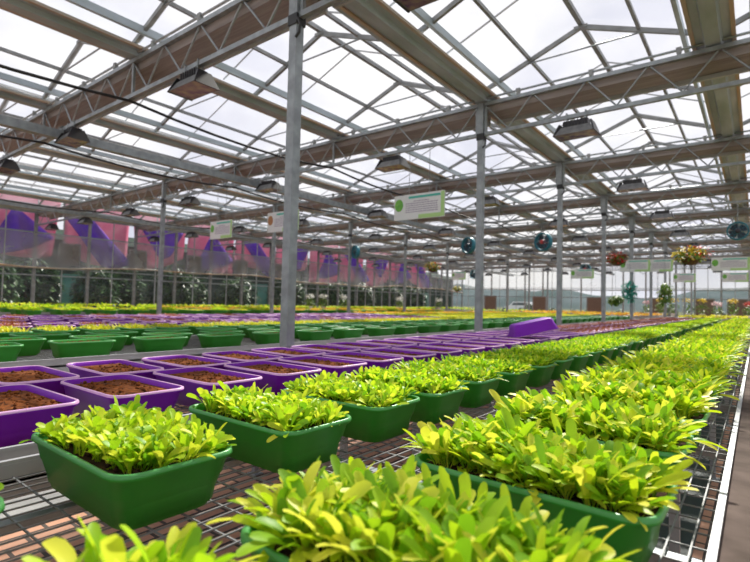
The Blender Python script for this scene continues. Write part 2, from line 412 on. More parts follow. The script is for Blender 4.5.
# benches seven to ten: beds of yellow-green plants and orange flowers near the left wall
mass = MB()
def mass_bed(x0, x1, y0, y1, nper, mt_i):
    r = random.Random(int(x0*10)); n = int((x1-x0)*(y1-y0)*nper)
    for _ in range(n):
        bx, by = r.uniform(x0, x1), r.uniform(y0, y1); a0 = r.uniform(0, 6)
        for q in range(5):
            p0 = r.uniform(.8, 1.3); mass.leaf((bx, by, BZ+.12), a0+q*1.3, r.uniform(.10, .18), r.uniform(.05, .08), p0, p0-r.uniform(.4, 1.1), 3, mt_i, .2, .2)
for ci, xc in enumerate((-14.2, -15.0, -16.3, -17.1)):
    n = 0; y = 3.4
    while y < 24.8:
        n += 1; r = random.Random(n*17+ci)
        kind = 'orange' if r.random() < (.55 if y > 9 else .12) else 'yellow' if r.random() < .5 else 'farbig'
        nm = {'orange': 'orange flowers', 'yellow': 'yellow leaves', 'farbig': 'yellow-green leaves'}[kind]
        plant_pot(xc, y+PD/2, 'green', 'green trough of %s in %s row before the left wall, %s along' % (nm, nth(ci+1), nth(n)), 'green troughs before the left glass wall', 'soil_dark', kind, name='flower_planter'); y += 1.0 if ci > 1 else .9
mass_bed(-21.6, -18.95, 4.5, 39, 7, 0); mass_bed(-14.9, -13.6, 28, 39, 8, 0)
mb_o = mass.build('bedding_plants', [M['leaf_bright'], M['leaf_orange']], None, True); tag(mb_o, 'dense green bedding plants along the foot of the left glass wall', 'plants', kind='stuff')
mass = MB(); mass_bed(-12.2, -4.7, 28.2, 38.5, 6, 1); mass_bed(-3.2, -.3, 28.2, 38.5, 6, 0)
mb_o = mass.build('bedding_plants', [M['leaf_yellow'], M['leaf_orange']], None, True); tag(mb_o, 'yellow and orange bedding plants on the farthest benches', 'plants', kind='stuff')

# ------------------------------------------------------------------ benches
LEG = MB(); LEG.box((-.02, -.02, 0), (.02, .02, BZ-.045)); LEG.box((-.045, -.045, 0), (.045, .045, .008)); LEGM = LEG.mesh('leg', M['zinc'])
def bench(x0, x1, y0, y1, label, step_x=.05, step_y=.10, wr=.0022, leg_step=2.4):
    root = empty('growing_bench', ((x0+x1)/2, (y0+y1)/2, 0)); tag(root, label, 'bench', 'long wire-topped growing benches')
    ox, oy = -(x0+x1)/2, -(y0+y1)/2
    def B(name, mb, mt): return mb.build(name, mt, root, False, (ox, oy, 0))
    for xs, sgn in ((x0, 1), (x1, -1)):
        r = MB(); a, b = sorted((xs, xs+sgn*.016))
        r.box((a, y0, BZ-.075), (b, y1, BZ+.035)); a2, b2 = sorted((xs-sgn*.004, xs+sgn*.014)); r.box((a2, y0, BZ+.035), (b2, y1, BZ+.047)); r.box((a2, y0, BZ-.025), (b, y1, BZ-.008))
        B('side_rail', r, M['alu'])
    for ys, sgn in ((y0, 1), (y1, -1)):
        r = MB(); a, b = sorted((ys, ys+sgn*.03)); r.box((x0, a, BZ-.075), (x1, b, BZ+.035)); B('end_rail', r, M['alu'])
    w = MB(); x = x0+.05
    while x < x1-.04: w.box((x-wr, y0+.02, BZ-.001-2*wr), (x+wr, y1-.02, BZ-.001)); x += step_x
    y = y0+.06
    while y < y1-.04: w.box((x0+.02, y-wr, BZ-.004-2*wr), (x1-.02, y+wr, BZ-.004)); y += step_y
    B('wire_mesh', w, M['wire'])
    y = y0+.9
    while y < y1-.3:
        c = MB(); c.box((x0+.03, y-.02, BZ-.055), (x1-.03, y+.02, BZ-.015)); B('cross_bar', c, M['zinc'])
        y += leg_step/2
    y = y0+.9
    while y < y1-.3:
        for xs in (x0+.22, x1-.22): obj('leg', LEGM, root, (xs+ox, y+oy, 0))
        y += leg_step
    for xs in (x0+.22, x1-.22):
        c = MB(); c.tube([(xs, y0+.3, BZ-.075), (xs, y1-.3, BZ-.075)], .022, 8); B('support_pipe', c, M['zinc'])
    return root
b1 = bench(-1.88, -.075, -.7, 26, 'nearest wire-topped bench carrying two rows of green seedling troughs')
sk = MB(); sk.box((-.071, -.7, BZ-.06), (.005, 26, BZ+.03)); o = sk.build('outer_skirt', M['skirt'], b1, False, (-b1.location.x, -b1.location.y, 0)); tag(o, 'rusty brown rail along the outer edge')
bench(-3.40, -2.03, -.7, 26, 'wire-topped bench carrying the two nearest rows of purple troughs')
bench(-6.15, -4.52, .2, 26, 'wire-topped bench past the aisle carrying small green troughs', .05, .10, .004)
bench(-6.95, -6.2, .2, 26, 'narrow bench carrying the row of yellow lettuce troughs', .07, .14, .004)
bench(-8.75, -7.2, 1.2, 26, 'bench carrying the front two rows of the far purple bed', .08, .2, .004)
bench(-11.2, -8.95, 1.2, 26, 'bench carrying the back three rows of the far purple bed', .08, .2, .004)
bench(-15.5, -13.7, 2.8, 26, 'bench of yellow-green troughs just beyond the second post row', .1, .3, .004)
bench(-17.6, -15.8, 2.8, 26, 'bench of yellow-green troughs between second post row and left wall', .1, .3, .004)
bench(-21.8, -18.0, 4, 40, 'wide bench of bedding plants along the left glass wall', .15, .4, .005)
bench(-12.4, -4.5, 28, 39, 'wide far bench of yellow and orange bedding plants', .3, .5, .005)
bench(-3.35, -.2, 28, 39, 'far bench of yellow bedding plants behind the seedling bench', .3, .5, .005)
bench(-15.1, -13.5, 27.8, 39.2, 'far bench of green bedding plants behind the second post row', .3, .5, .005)

# ------------------------------------------------------------------ building shell
XR, XL, YB, YF = 2.80, -22.66, -4.85, 43.15
fl = MB(); fl.box((XL-.1, YB-.1, -.12), (XR+.1, YF+.1, 0)); o = fl.build('floor', M['brick']); tag(o, 'floor of orange brick paving under the benches', 'floor', kind='structure')
d = MB(); d.box((-.62, YB, .0), (-.30, YF, .012)); o = d.build('trim_1', M['drain']); tag(o, 'dark drainage channel in the paving beneath the nearest bench', 'drain', kind='structure')
d = MB(); d.box((-4.45, YB, .0), (-3.5, YF, .01)); o = d.build('trim_2', M['concrete']); tag(o, 'grey concrete aisle along the main post row', 'aisle', kind='structure')
g = MB(); g.box((-400, -60, -.5), (300, 500, -.13)); o = g.build('ground', M['ground']); tag(o, 'open ground outside the greenhouse', 'ground', kind='structure')

GX = [XL + 3.2*i for i in range(9)]; GX[7] = -.40; GX[8] = 2.8
ZG, ZR = H+3.32, H+3.965
RY = [3.08+2*k for k in range(-4, 21)]
sl = math.atan2(ZR-ZG, 1.6)
raf = MB()
for sgn in (-1, 1):
    raf.bar((sgn*1.52, 0, ZG-ZR+.02), (0, 0, -.045), .045, .06)
raf.box((-.09, -.035, -.075), (.09, .035, -.03))
RAFM = raf.mesh('rafter', M['zinc_dull'])
tie = MB(); tie.tube([(-.82, 0, -.36), (.82, 0, -.36)], .013, 6); TIEM = tie.mesh('collar_tie', M['zinc'])
for i in range(8):
    xc = (GX[i]+GX[i+1])/2
    root = empty('ceiling', (xc, 0, ZR)); tag(root, 'glazed roof ridge strip, %s from the left wall' % nth(i+1), 'roof', 'glazed roof strips', 'structure')
    for sgn in (-1, 1):
        p = MB(); x1, z1 = sgn*1.55, ZG-ZR+.075
        p.add([(0, YB, .03), (0, YF, .03), (x1, YF, z1), (x1, YB, z1)], [(0, 1, 2, 3)]); p.build('glass_pane', M['glass'], root)
        for off in (.73,):
            q = MB(); z = -.005 - off*(ZR-ZG)/1.6 - .0; q.bar((sgn*off, YB, z), (sgn*off, YF, z), .04 if off < 1 else .03, .05); q.build('purlin', M['zinc_dull'], root)
        q = MB(); z = -.035-1.22*(ZR-ZG)/1.6; q.bar((sgn*1.22, YB, z), (sgn*1.22, YF, z), .05, .10); q.build('eave_bar', M['gutter'], root)
        b = MB(); y = YB
        while y < YF:
            b.bar((sgn*.02, y, .015), (sgn*1.5, y, .015-1.48*(ZR-ZG)/1.6+.015), .014, .02); y += 4/3
        b.build('glazing_bar', M['alu'], root)
    q = MB(); q.box((-.03, YB, -.03), (.03, YF, .035)); q.build('ridge_bar', M['zinc_dull'], root)
    for y in RY:
        if y < -1: continue
        obj('rafter', RAFM, root, (0, y, 0)); obj('collar_tie', TIEM, root, (0, y, 0))
# gutters
prof = [(-.19, 3.33), (-.19, 3.30), (-.10, 3.285), (-.075, 3.225), (.075, 3.225), (.10, 3.285), (.19, 3.30), (.19, 3.33), (.17, 3.33), (.09, 3.31), (.065, 3.245), (-.065, 3.245), (-.09, 3.31), (-.17, 3.33)]
GN = ['along the head of the left wall'] + ['%s out from the left wall' % nth(i) for i in range(1, 8)] + ['along the head of the right wall']
GN[7] = 'nearest overhead at the right edge'; GN[6] = 'running over the main post row'; GN[3] = 'running over the second post row'
for i, x in enumerate(GX):
    root = empty('roof_gutter', (x, 0, H+3.2)); tag(root, 'weathered steel roof gutter ' + GN[i], 'gutter', 'roof gutters')
    mb = MB(); mb.prism_y([(px, pz-3.2) for px, pz in prof], YB, YF); mb.build('trough', M['gutter'], root)
    for s in (-1, 1):
        mb = MB(); mb.prism_y([(s*.205-.022, .075), (s*.205+.022, .075), (s*.205+.022, .11), (s*.205-.022, .11)], YB, YF); mb.build('drip_channel', M['rust'], root)
# posts
PK = list(range(0, 11))
pm = MB(); pm.box((-.048, -.048, 0), (.048, .048, 4.58)); PSH = pm.mesh('shaft', M['zinc'])
pb = MB(); pb.box((-.11, -.11, 0), (.11, .11, .015)); PBS = pb.mesh('base_plate', M['zinc_dull'])
ph = MB()
ph.box((-.10, -.036, 4.585), (.10, .036, 4.61)); ph.prism_y([(-.10, 4.585), (-.05, 4.585), (-.05, 4.45)], -.02, .02); ph.prism_y([(.05, 4.585), (.10, 4.585), (.05, 4.45)], -.02, .02); PHD = ph.mesh('head_bracket', M['zinc_dull'])
pc = MB(); pc.box((-.06, -.06, 4.0), (.06, .06, 4.10)); pc.tube([(.06, -.05, 4.05), (.10, -.05, 3.98), (.09, -.05, 3.9), (.05, -.055, 3.86)], .014, 6); PCL = pc.mesh('cable_clamp', M['hose'])
for rowname, x in (('main row beside the purple troughs', -3.46), ('second row across the far beds', -13.06)):
    for k in PK:
        if x < -10 and k == 0: continue
        if k == 10: continue
        root = empty('support_post', (x, 3.15+4*k, 0)); tag(root, 'square galvanised roof post, %s of the %s' % (nth(k+1 if x > -10 else k), rowname), 'post', 'roof posts')
        obj('shaft', PSH, root); obj('base_plate', PBS, root); obj('head_bracket', PHD, root); obj('cable_clamp', PCL, root)
# trusses, folded shade screens, drive shafts
SP = [(XL, -13.06, 'between left wall and second post row'), (-13.06, -3.46, 'between second and main post rows'), (-3.46, XR, 'right of the main post row')]
TM = {}
for si, (a, b, nm) in enumerate(SP):
    Lx = b-a; e = .055
    t_ = MB(); t_.box((e, -.028, 3.145+H), (Lx-e, .028, 3.20+H)); TM[si, 't'] = t_.mesh('top_chord', M['zinc'])
    t_ = MB(); t_.box((e, -.028, 2.665+H), (Lx-e, .028, 2.72+H)); TM[si, 'b'] = t_.mesh('bottom_chord', M['zinc'])
    w = MB(); nb = round(Lx/.8); st = (Lx-2*e)/nb
    for q in range(nb):
        x0 = e+q*st
        w.tube([(x0+.02, 0, 3.145+H), (x0+st/2, 0, 2.72+H)], .012, 6); w.tube([(x0+st/2, 0, 2.72+H), (x0+st-.02, 0, 3.145+H)], .012, 6)
    w.bar((e+.02, 0, 2.72+H), (e+.02, 0, 3.145+H), .04, .04); w.bar((Lx-e-.02, 0, 2.72+H), (Lx-e-.02, 0, 3.145+H), .04, .04)
    if Lx > 7:
        for f in (1/3, 2/3): w.bar((Lx*f, 0, 2.72+H), (Lx*f, 0, 3.145+H), .035, .035)
    TM[si, 'w'] = w.mesh('web_lattice', M['zinc'])
    # shade fabric folded up into hanging pleats behind the truss
    s = MB(); n = 7; y0, y1 = .04, .46; prof2 = []
    for q in range(n+1):
        y = y0+(y1-y0)*q/n; prof2.append((y, 3.185 if q in (0, n) else 3.15))
    bot = []
    for q in range(n*2+1):
        y = y1-(y1-y0)*q/(n*2); bot.append((y, 3.045+(.03 if q % 2 else 0)))
    pr = [(y, z+H) for y, z in [(y0, 3.19), (y1, 3.19)] + bot]
    nn = len(pr); vs = [(e, y, z) for y, z in pr] + [(Lx-e, y, z) for y, z in pr]
    s.add(vs, [(i, (i+1) % nn, (i+1) % nn+nn, i+nn) for i in range(nn)] + [tuple(range(nn)), tuple(range(2*nn-1, nn-1, -1))])
    TM[si, 's'] = s.mesh('folded_fabric', M['screen'])
    s = MB(); s.box((e, .44, 2.985+H), (Lx-e, .475, 3.046+H)); TM[si, 'l'] = s.mesh('pull_bar', M['alu'])
    s = MB(); s.tube([(e, 0, 3.27+H), (Lx-e, 0, 3.27+H)], .017, 8); TM[si, 'd'] = s.mesh('shaft_tube', M['zinc'])
bk_ = MB(); bk_.prism_y([(-.02, -.065), (.02, -.065), (.03, -.02), (.03, .03), (-.03, .03), (-.03, -.02)], -.025, .025); BRK = bk_.mesh('bearing_bracket', M['zinc_dull'])
LAMPX = [-21.0, -18.1, -14.95, -11.75, -8.6, -5.2, -2.0, 1.2]
for k in PK[:10]:
    for si, (a, b, nm) in enumerate(SP):
        if k == 0 and si == 0: continue
        y = 3.15+4*k
        root = empty('roof_truss', (a, y, 0)); tag(root, 'steel lattice roof truss, %s one, %s' % (nth(k+1), nm), 'truss', 'lattice roof trusses')
        obj('top_chord', TM[si, 't'], root); obj('bottom_chord', TM[si, 'b'], root); obj('web_lattice', TM[si, 'w'], root)
        if k < 10:
            root = empty('shade_screen', (a, y, 0)); tag(root, 'brown shade screen folded behind %s roof truss, %s' % (nth(k+1), nm), 'shade screen', 'folded shade screens')
            obj('folded_fabric', TM[si, 's'], root); obj('pull_bar', TM[si, 'l'], root)
        root = empty('drive_shaft', (a, y, 0)); tag(root, 'thin drive shaft on top of %s roof truss, %s' % (nth(k+1), nm), 'shaft', 'screen drive shafts')
        obj('shaft_tube', TM[si, 'd'], root); 
        x = .6
        while x < b-a-.3: obj('bearing_bracket', BRK, root, (x, 0, 3.27+H)); x += 1.05
# long square duct pipe and hoses slung along the trusses
for x, lab, r_ in ((-8.98, 'wide square grey pipe running lengthwise under the trusses', .07), (-17.3, 'square grey pipe running lengthwise near the left wall', .06)):
    mb = MB(); mb.box((x-r_, -.8, H+2.655-2*r_), (x+r_, 42.6, H+2.655)); o = mb.build('service_pipe', M['zinc']); tag(o, lab, 'pipe')
    for k in range(10):
        y = 3.15+4*k; mb = MB(); mb.box((x-r_-.006, y-.05, H+2.65-2*r_), (x-r_, y-.035, H+2.73)); mb.box((x+r_, y-.05, H+2.65-2*r_), (x+r_+.006, y-.035, H+2.73)); mb.box((x-r_-.006, y-.05, H+2.645-2*r_), (x+r_+.006, y-.035, H+2.652-2*r_)); mb.box((x-r_-.006, y-.05, H+2.722), (x+r_+.006, y+.0, H+2.73)); mb.build('hanger_strap', M['zinc_dull'], o)
def hose(x, z, lab, sag=.10):
    pts = []; y = -.85
    while y < 42:
        for q in range(6):
            f = q/6; pts.append((x + .03*math.sin(y+f), y+4*f, H+z-sag*4*f*(1-f)))
        y += 4
    mb = MB(); mb.tube(pts, .021, 6); o = mb.build('hanging_hose', M['hose'], None, True); tag(o, lab, 'hose')
hose(-6.72, 2.64, 'black hose slung under the trusses between the two post rows, nearer one')
hose(-9.85, 2.63, 'black hose slung under the trusses beside the wide square pipe')
hose(-16.4, 2.63, 'black hose slung under the trusses toward the left wall')
# ------------------------------------------------------------------ hanging lamps
L0 = empty('hanging_lamp')
mb = MB()                                            # open trapezoid reflector
lo = [(-.26, -.16, -.15), (.26, -.16, -.15), (.26, .16, -.15), (-.26, .16, -.15)]; hi = [(-.20, -.085, -.03), (.20, -.085, -.03), (.20, .085, -.03), (-.20, .085, -.03)]
lo2 = [(x*.965, y*.95, z) for x, y, z in lo]; hi2 = [(x*.96, y*.92, z-.012) for x, y, z in hi]
mb.loft([hi2, lo2, lo, hi], cap0=True, cap1=True)
mb.build('reflector', M['reflector'], L0)
mb = MB(); mb.box((-.25, -.15, -.149), (.25, .15, -.142)); mb.build('lamp_glass', M['lampglass'], L0)
mb = MB(); mb.box((-.17, -.07, -.032), (.17, .07, .055))
for q in range(7): mb.box((-.15+q*.045, -.08, -.02), (-.138+q*.045, .08, .062))
mb.build('ballast_box', M['black'], L0)
for s in (-1, 1):
    mb = MB(); mb.add([(s*.262, -.165, -.155), (s*.262, .165, -.155), (s*.203, .09, .02), (s*.203, -.09, .02), (s*.282, -.165, -.155), (s*.282, .165, -.155), (s*.223, .09, .02), (s*.223, -.09, .02)], [(0,1,2,3),(4,7,6,5),(0,4,5,1),(1,5,6,2),(2,6,7,3),(3,7,4,0)]); mb.build('end_plate', M['black'], L0)
for s in (-1, 1):
    mb = MB(); mb.box((s*.13-.008, -.04, .05), (s*.13+.008, -.031, .185)); mb.box((s*.13-.008, .031, .05), (s*.13+.008, .04, .185)); mb.box((s*.13-.008, -.04, .179), (s*.13+.008, .04, .185)); mb.build('hook', M['zinc'], L0)
first = True
for k in PK[:10]:
    for li, x in enumerate(LAMPX):
        if (k == 0 and li < 3) or x > 0: continue
        if k == 3 and li == 5: x = -4.72
        o = L0 if first else copy_tree(L0); first = False
        o.location = (x, 3.15+4*k, H+2.558); r = random.Random(k*31+li); o.rotation_euler = (r.uniform(-.04, .04), 0, r.uniform(-.03, .03))
        tag(o, 'black grow lamp hung under %s truss from the camera, %s lamp from the right' % (nth(k+1), nth(7-li)), 'lamp', 'grow lamps under the trusses')

# ------------------------------------------------------------------ hanging signs
def sign(x, y, z, w, h, label, emblem, rz=0.0, top=2.68):
    root = empty('hanging_sign', (x, y, H+z), rz); tag(root, label, 'sign', 'hanging information signs')
    mb = MB(); mb.box((-w/2, -.006, -h/2), (w/2, .006, h/2)); mb.build('board', M['sign'], root)
    mb = MB(); mb.box((w*.43, -.009, -h/2+.01), (w/2-.004, -.0061, h/2-.01)); mb.box((0, -.0085, -h/2+.006), (w*.43, -.0061, -h*.33)); mb.build('green_border', M['sign_green'], root)
    mb = MB(); mb.box((-w*.2, -.009, h*.33), (w*.42, -.0061, h*.42)); mb.build('heading_band', M['sign_teal'], root)
    mb = MB(); mb.lathe([(.001, -.010), (w*.085, -.010), (w*.085, -.0061)], 18, 0, 'y', (0, 0, 0))
    e = mb.build('emblem', emblem, root, False, (-w*.40, 0, h*.10)); e.scale = (1, 1, 1.25)
    mb = MB(); r = random.Random(int(x*100))
    for row in range(6):
        zz = h*.20-row*h*.085; xx = -w*.26+(w*.16 if row == 0 else 0)
        while xx < w*(.36 if row else .2):
            l = r.uniform(.025, .06); mb.box((xx, -.0085, zz), (xx+l, -.0061, zz+h*.035)); xx += l+.012
    mb.build('lettering', M['sign_text'], root)
    for s in (-1, 1): mb = MB(); mb.tube([(s*w*.2, 0, h/2), (s*w*.2, 0, top-z)], .006, 6); mb.build('hanger_rod', M['zinc'], root)
YS = 7.15
sign(-4.62, YS, 1.665, 1.03, .44, 'white and green information sign with a round green emblem, left of the second main post', M['sign_leaf'])
sign(-8.10, YS, 1.68, 1.00, .44, 'white information sign with brown emblem, partly behind the nearest post', M['sign_red'])
sign(-10.33, YS, 1.655, .88, .44, 'white information sign with green edge, leftmost hanging sign', M['sign_leaf'])
for x, y, w, nm in ((-6.2, 23.2, 1.0, 'grey information sign hanging between third and fourth main posts, far down the house'), (-3.35, 19.08, .95, 'white information sign hanging right behind the fourth main post'), (-.65, 19.2, 1.0, 'white information sign at the far right, above the flower displays'), (-2.62, 19.2, .8, 'white information sign behind the yellow and red hanging basket'),
                    (-2.68, 27.2, .9, 'small far information sign beneath the basket with yellow and red flowers'), (-.75, 27.2, .95, 'small far information sign at the right edge, lowest one'), (-12.4, 23.2, .8, 'small far information sign beside the yellow hanging basket left of second post')):
    sign(x, y, 1.45, w, .42, nm, M['sign_leaf'])
# ------------------------------------------------------------------ circulation fans
def fan(x, y, z, hub, label, R=.25, rz=0.0):
    root = empty('circulation_fan', (x, y, H+z), rz); tag(root, label, 'fan', 'round hanging fans')
    mb = MB(); n = 28; pr = [(R, -.07), (R+.03, -.08), (R+.03, .08), (R, .07)]
    loops = []
    for j in range(n):
        a = 2*PI*j/n; loops.append([(r*math.cos(a), yy, r*math.sin(a)) for r, yy in pr])
    loops.append(loops[0]); mb.loft(loops, cap0=False, cap1=False); mb.build('shroud', M['teal'], root, True)
    mb = MB()
    for r in (R*.35, R*.6, R*.82, R*1.0): mb.tube([(r*math.cos(2*PI*j/24), -.085, r*math.sin(2*PI*j/24)) for j in range(25)], .004, 5)
    for j in range(12): a = 2*PI*j/12; mb.tube([(.05*math.cos(a), -.085, .05*math.sin(a)), (R*1.02*math.cos(a), -.08, R*1.02*math.sin(a))], .004, 5)
    mb.build('guard', M['teal'], root)
    for j in range(4):
        a0 = j*PI/2+.6; mb = MB(); vs = []
        for q in range(7):
            rr = R*(.2+.75*q/6); hw = .30+.42*math.sin(PI*min(1, (q+1)/6.2)*.8)
            for s in (-1, 0, 1):
                a = a0+s*hw; vs.append((rr*math.cos(a), s*.035, rr*math.sin(a)))
        vs2 = [(vx, vy+.006, vz) for vx, vy, vz in vs]; n3 = len(vs); fs = []
        for q in range(6):
            for s in (0, 1):
                i = q*3+s; fs.append((i, i+1, i+4, i+3)); fs.append((n3+i, n3+i+3, n3+i+4, n3+i+1))
        mb.add(vs+vs2, fs); mb.build('blade', M['blade'], root, True)
    mb = MB(); mb.lathe([(.02, -.10), (.065, -.095), (.075, -.05), (.075, .09), (.05, .13), (.01, .13)], 14, 0, 'y'); mb.build('hub', hub, root, True)
    mb = MB(); mb.tube([(0, 0, R+.03), (0, 0, 2.68-z)], .009, 6); mb.build('hanger_rod', M['zinc'], root)
fan(-7.75, 15.15, 1.97, M['hubdark'], 'teal circulation fan with dark hub hanging just left of the second main post', rz=-.35)
fan(-5.2, 15.15, 1.95, M['hubred'], 'teal circulation fan with red hub hanging just left of the third main post', rz=-.3)
fan(-.36, 15.15, 1.96, M['hubdark'], 'teal circulation fan with dark blades at the far right under the gutter', R=.20)
fan(-12.75, 15.15, 1.96, M['hubdark'], 'teal circulation fan hanging close to a post of the second row', R=.24, rz=-.5)
fan(-7.1, 27.15, 1.95, M['hubred'], 'small far circulation fan right of the fourth main post', R=.24)
fan(-13.5, 27.15, 1.75, M['hubdark'], 'small far circulation fan between second and third main posts', R=.24, rz=-.3)

# ------------------------------------------------------------------ hanging flower baskets and plants
def cloud(seed, n, rx, ry, rz_, ln, wd, seg=3, down=0.0):
    r = random.Random(seed); mb = MB()
    for _ in range(n):
        a = r.uniform(0, 2*PI); u = r.uniform(-1, 1); q = (1-u*u)**.5; k = r.uniform(.55, 1)**.6
        p = (rx*k*q*math.cos(a), ry*k*q*math.sin(a), rz_*k*u)
        e = r.uniform(-.6, 1.0)-down; mb.leaf(p, a+r.uniform(-.7, .7), ln*r.uniform(.7, 1.3), wd*r.uniform(.7, 1.3), e, e-r.uniform(.2, 1.0), seg, 0, .2, .15)
    return mb
def basket(x, y, z, petal, label, s=1.0, second=None):
    root = empty('hanging_basket', (x, y, H+z)); tag(root, label, 'hanging basket')
    mb = MB(); mb.lathe([(.04*s, -.16*s), (.12*s, -.14*s), (.19*s, -.05*s), (.20*s, .02*s), (.17*s, .02*s), (.01, 0)], 16); mb.build('bowl', M['wicker'], root, True)
    cloud(int(abs(x)*50)+1, 160, .30*s, .30*s, .17*s, .11*s, .06*s, 3, .3).build('foliage', M['leaf_mid'], root, True, (0, 0, .08*s))
    cloud(int(abs(x)*50)+2, 190 if petal == 'red' else 110, .31*s, .31*s, .19*s, .085*s, .08*s, 3).build('blossoms', M[petal], root, True, (-.03*s, 0, .09*s))
    if second: cloud(int(abs(x)*50)+3, 50, .30*s, .30*s, .15*s, .08*s, .07*s, 3).build('second_blossoms', M[second], root, True, (.12*s, 0, .14*s))
    mb = MB()
    for q in range(3): a = q*2.094; mb.tube([(.19*s*math.cos(a), .19*s*math.sin(a), 0), (0, 0, .55*s)], .004, 5)
    mb.tube([(0, 0, .55*s), (0, 0, 2.68-z)], .004, 5); mb.build('hanger', M['zinc'], root)
basket(-3.10, 15.15, 1.30, 'red', 'hanging basket of red flowers and green leaves beside the fourth main post', .82)
basket(-1.36, 15.15, 1.31, 'yellow', 'hanging basket of yellow and red flowers right of the main post row', 1.1, 'red')
basket(-9.16, 15.15, 1.22, 'yellow', 'hanging basket of yellow and red flowers left of the second main post', .8, 'red')
basket(-14.6, 27.15, .83, 'yellow', 'small far hanging plant with yellow leaves just right of second main post', .8)
def trailing(x, y, z, h, label, mt='leaf_mid'):
    root = empty('hanging_plant', (x, y, H+z)); tag(root, label, 'hanging plant')
    mb = MB(); mb.lathe([(.05, -.12), (.11, -.10), (.14, .04), (.12, .04), (.01, .02)], 14); mb.build('pot', M['whitepot'] if mt == 'tealpane' else M['wicker'], root, True)
    cloud(int(abs(x)*71), 220, .20, .20, h/2, .13, .06, 3, .6).build('foliage', M[mt], root, True, (0, 0, .05-h*.12))
    mb = MB(); mb.tube([(0, 0, .04), (0, 0, 2.68-z)], .005, 5); mb.build('hanger', M['zinc'], root)
trailing(-2.45, 19.15, .55, .75, 'dark green trailing plant hanging low before the far right wall')
trailing(-3.44, 18.72, .62, .70, 'teal-leaved hanging plant in front of the fifth main post', 'leaf_teal')
trailing(-3.98, 19.15, .25, .30, 'small dark plant hanging low near the fifth main post')

# ------------------------------------------------------------------ walls
def wall(name, label, p0, p1, step, film, rails, nx, zt=3.25):
    """glass wall from p0 to p1: sill, mullions, thin bars, rails and panes"""
    root = empty(name, (p0[0], p0[1], 0)); tag(root, label, 'wall', None, 'structure')
    d = Vector((p1[0]-p0[0], p1[1]-p0[1], 0)); Lw = d.length; d.normalize(); ang = math.atan2(d.y, d.x); root.rotation_euler = (0, 0, ang)
    mb = MB(); mb.box((0, -.09, 0), (Lw, .09, .45)); mb.build('sill_wall', M['concrete'], root)
    mb = MB(); mb.add([(0, .02, .45), (Lw, .02, .45), (Lw, .02, H+zt), (0, .02, H+zt)], [(0, 1, 2, 3)]); mb.build('glass', M['wallglass'], root)
    mm = MB(); mm.box((-.05, -.06, .45), (.05, .06, H+zt)); mul = mm.mesh('mullion', M['zinc_dull'])
    tm = MB(); tm.box((-.018, -.02, .45), (.018, .02, H+zt)); thin = tm.mesh('glazing_bar', M['alu'])
    s = 0.0; i = 0
    while s < Lw+.01:
        obj('mullion', mul, root, (s, 0, 0))
        if s+step/2 < Lw: obj('glazing_bar', thin, root, (s+step/2, 0, 0))
        s += step
    for z in rails:
        mb = MB(); mb.box((0, -.03, H+z-.025), (Lw, .03, H+z+.025)); mb.build('rail', M['zinc'], root)
    return root
wall('wall_left', 'left glass wall with steel mullions and trees behind', (XL, YF), (XL, YB), 2.0, True, (1.0, .72, 2.42, 3.2), 20)
wall('wall_back', 'far glass end wall with hills behind', (XR, YF), (XL, YF), 1.6, True, (.72, 1.5, 3.15), 20)
wall('wall_right', 'right glass wall beside the camera', (XR, YB), (XR, YF), 2.0, False, (1.0, 2.4), 20)
wall('wall_front', 'near glass end wall behind the camera', (XL, YB), (XR, YB), 1.6, False, (1.0, 2.4), 20)
# gable glass triangles of the far end
for i in range(8):
    mb = MB(); a, a2 = GX[i], GX[i+1]; mb.add([(a, YF+.02, H+3.25), (a2, YF+.02, H+3.25), ((a+a2)/2, YF+.02, ZR)], [(0, 1, 2)]); mb.build('gable_glass', M['wallglass'], bpy.data.objects['wall_back']).matrix_parent_inverse = bpy.data.objects['wall_back'].matrix_basis.inverted()
# film curtains: left wall (rolled up at the bottom), far wall
def film(x0, y0, x1, y1, z0, z1, label, wave, n=96):
    root = empty('film_curtain', (x0, y0, H+z0)); tag(root, label, 'film curtain')
    mb = MB(); vs = []; d = Vector((x1-x0, y1-y0, 0)); Lw = d.length; d.normalize(); nrm = Vector((-d.y, d.x, 0)); pts = []
    for i in range(n+1):
        s = Lw*i/n; zz = wave*(math.sin(s*.33+1.0)+.5*math.sin(s*.9)); off = .02*math.sin(s*5)
        for j in range(4):
            z = zz+(z1-z0-zz)*j/3; p = d*s + nrm*off*(1-j/3); vs.append((p.x, p.y, z))
        p = d*s+nrm*off; pts.append((p.x, p.y, zz))
    mb.add(vs, [(i*4+j, (i+1)*4+j, (i+1)*4+j+1, i*4+j+1) for i in range(n) for j in range(3)]); mb.build('film_sheet', M['film'], root, True)
    mb = MB(); mb.tube(pts, .035, 8); mb.build('rolled_hem', M['rust'] if wave > .05 else M['zinc_dull'], root, True)
film(XL+.12, YB+.2, XL+.12, YF-.2, 1.16, 2.40, 'milky plastic film curtain along the left wall with a rolled sagging hem', .10)
film(XL+.3, YF-.14, XR-.3, YF-.14, 1.35, 3.1, 'milky plastic film curtain across the upper far wall', .02)

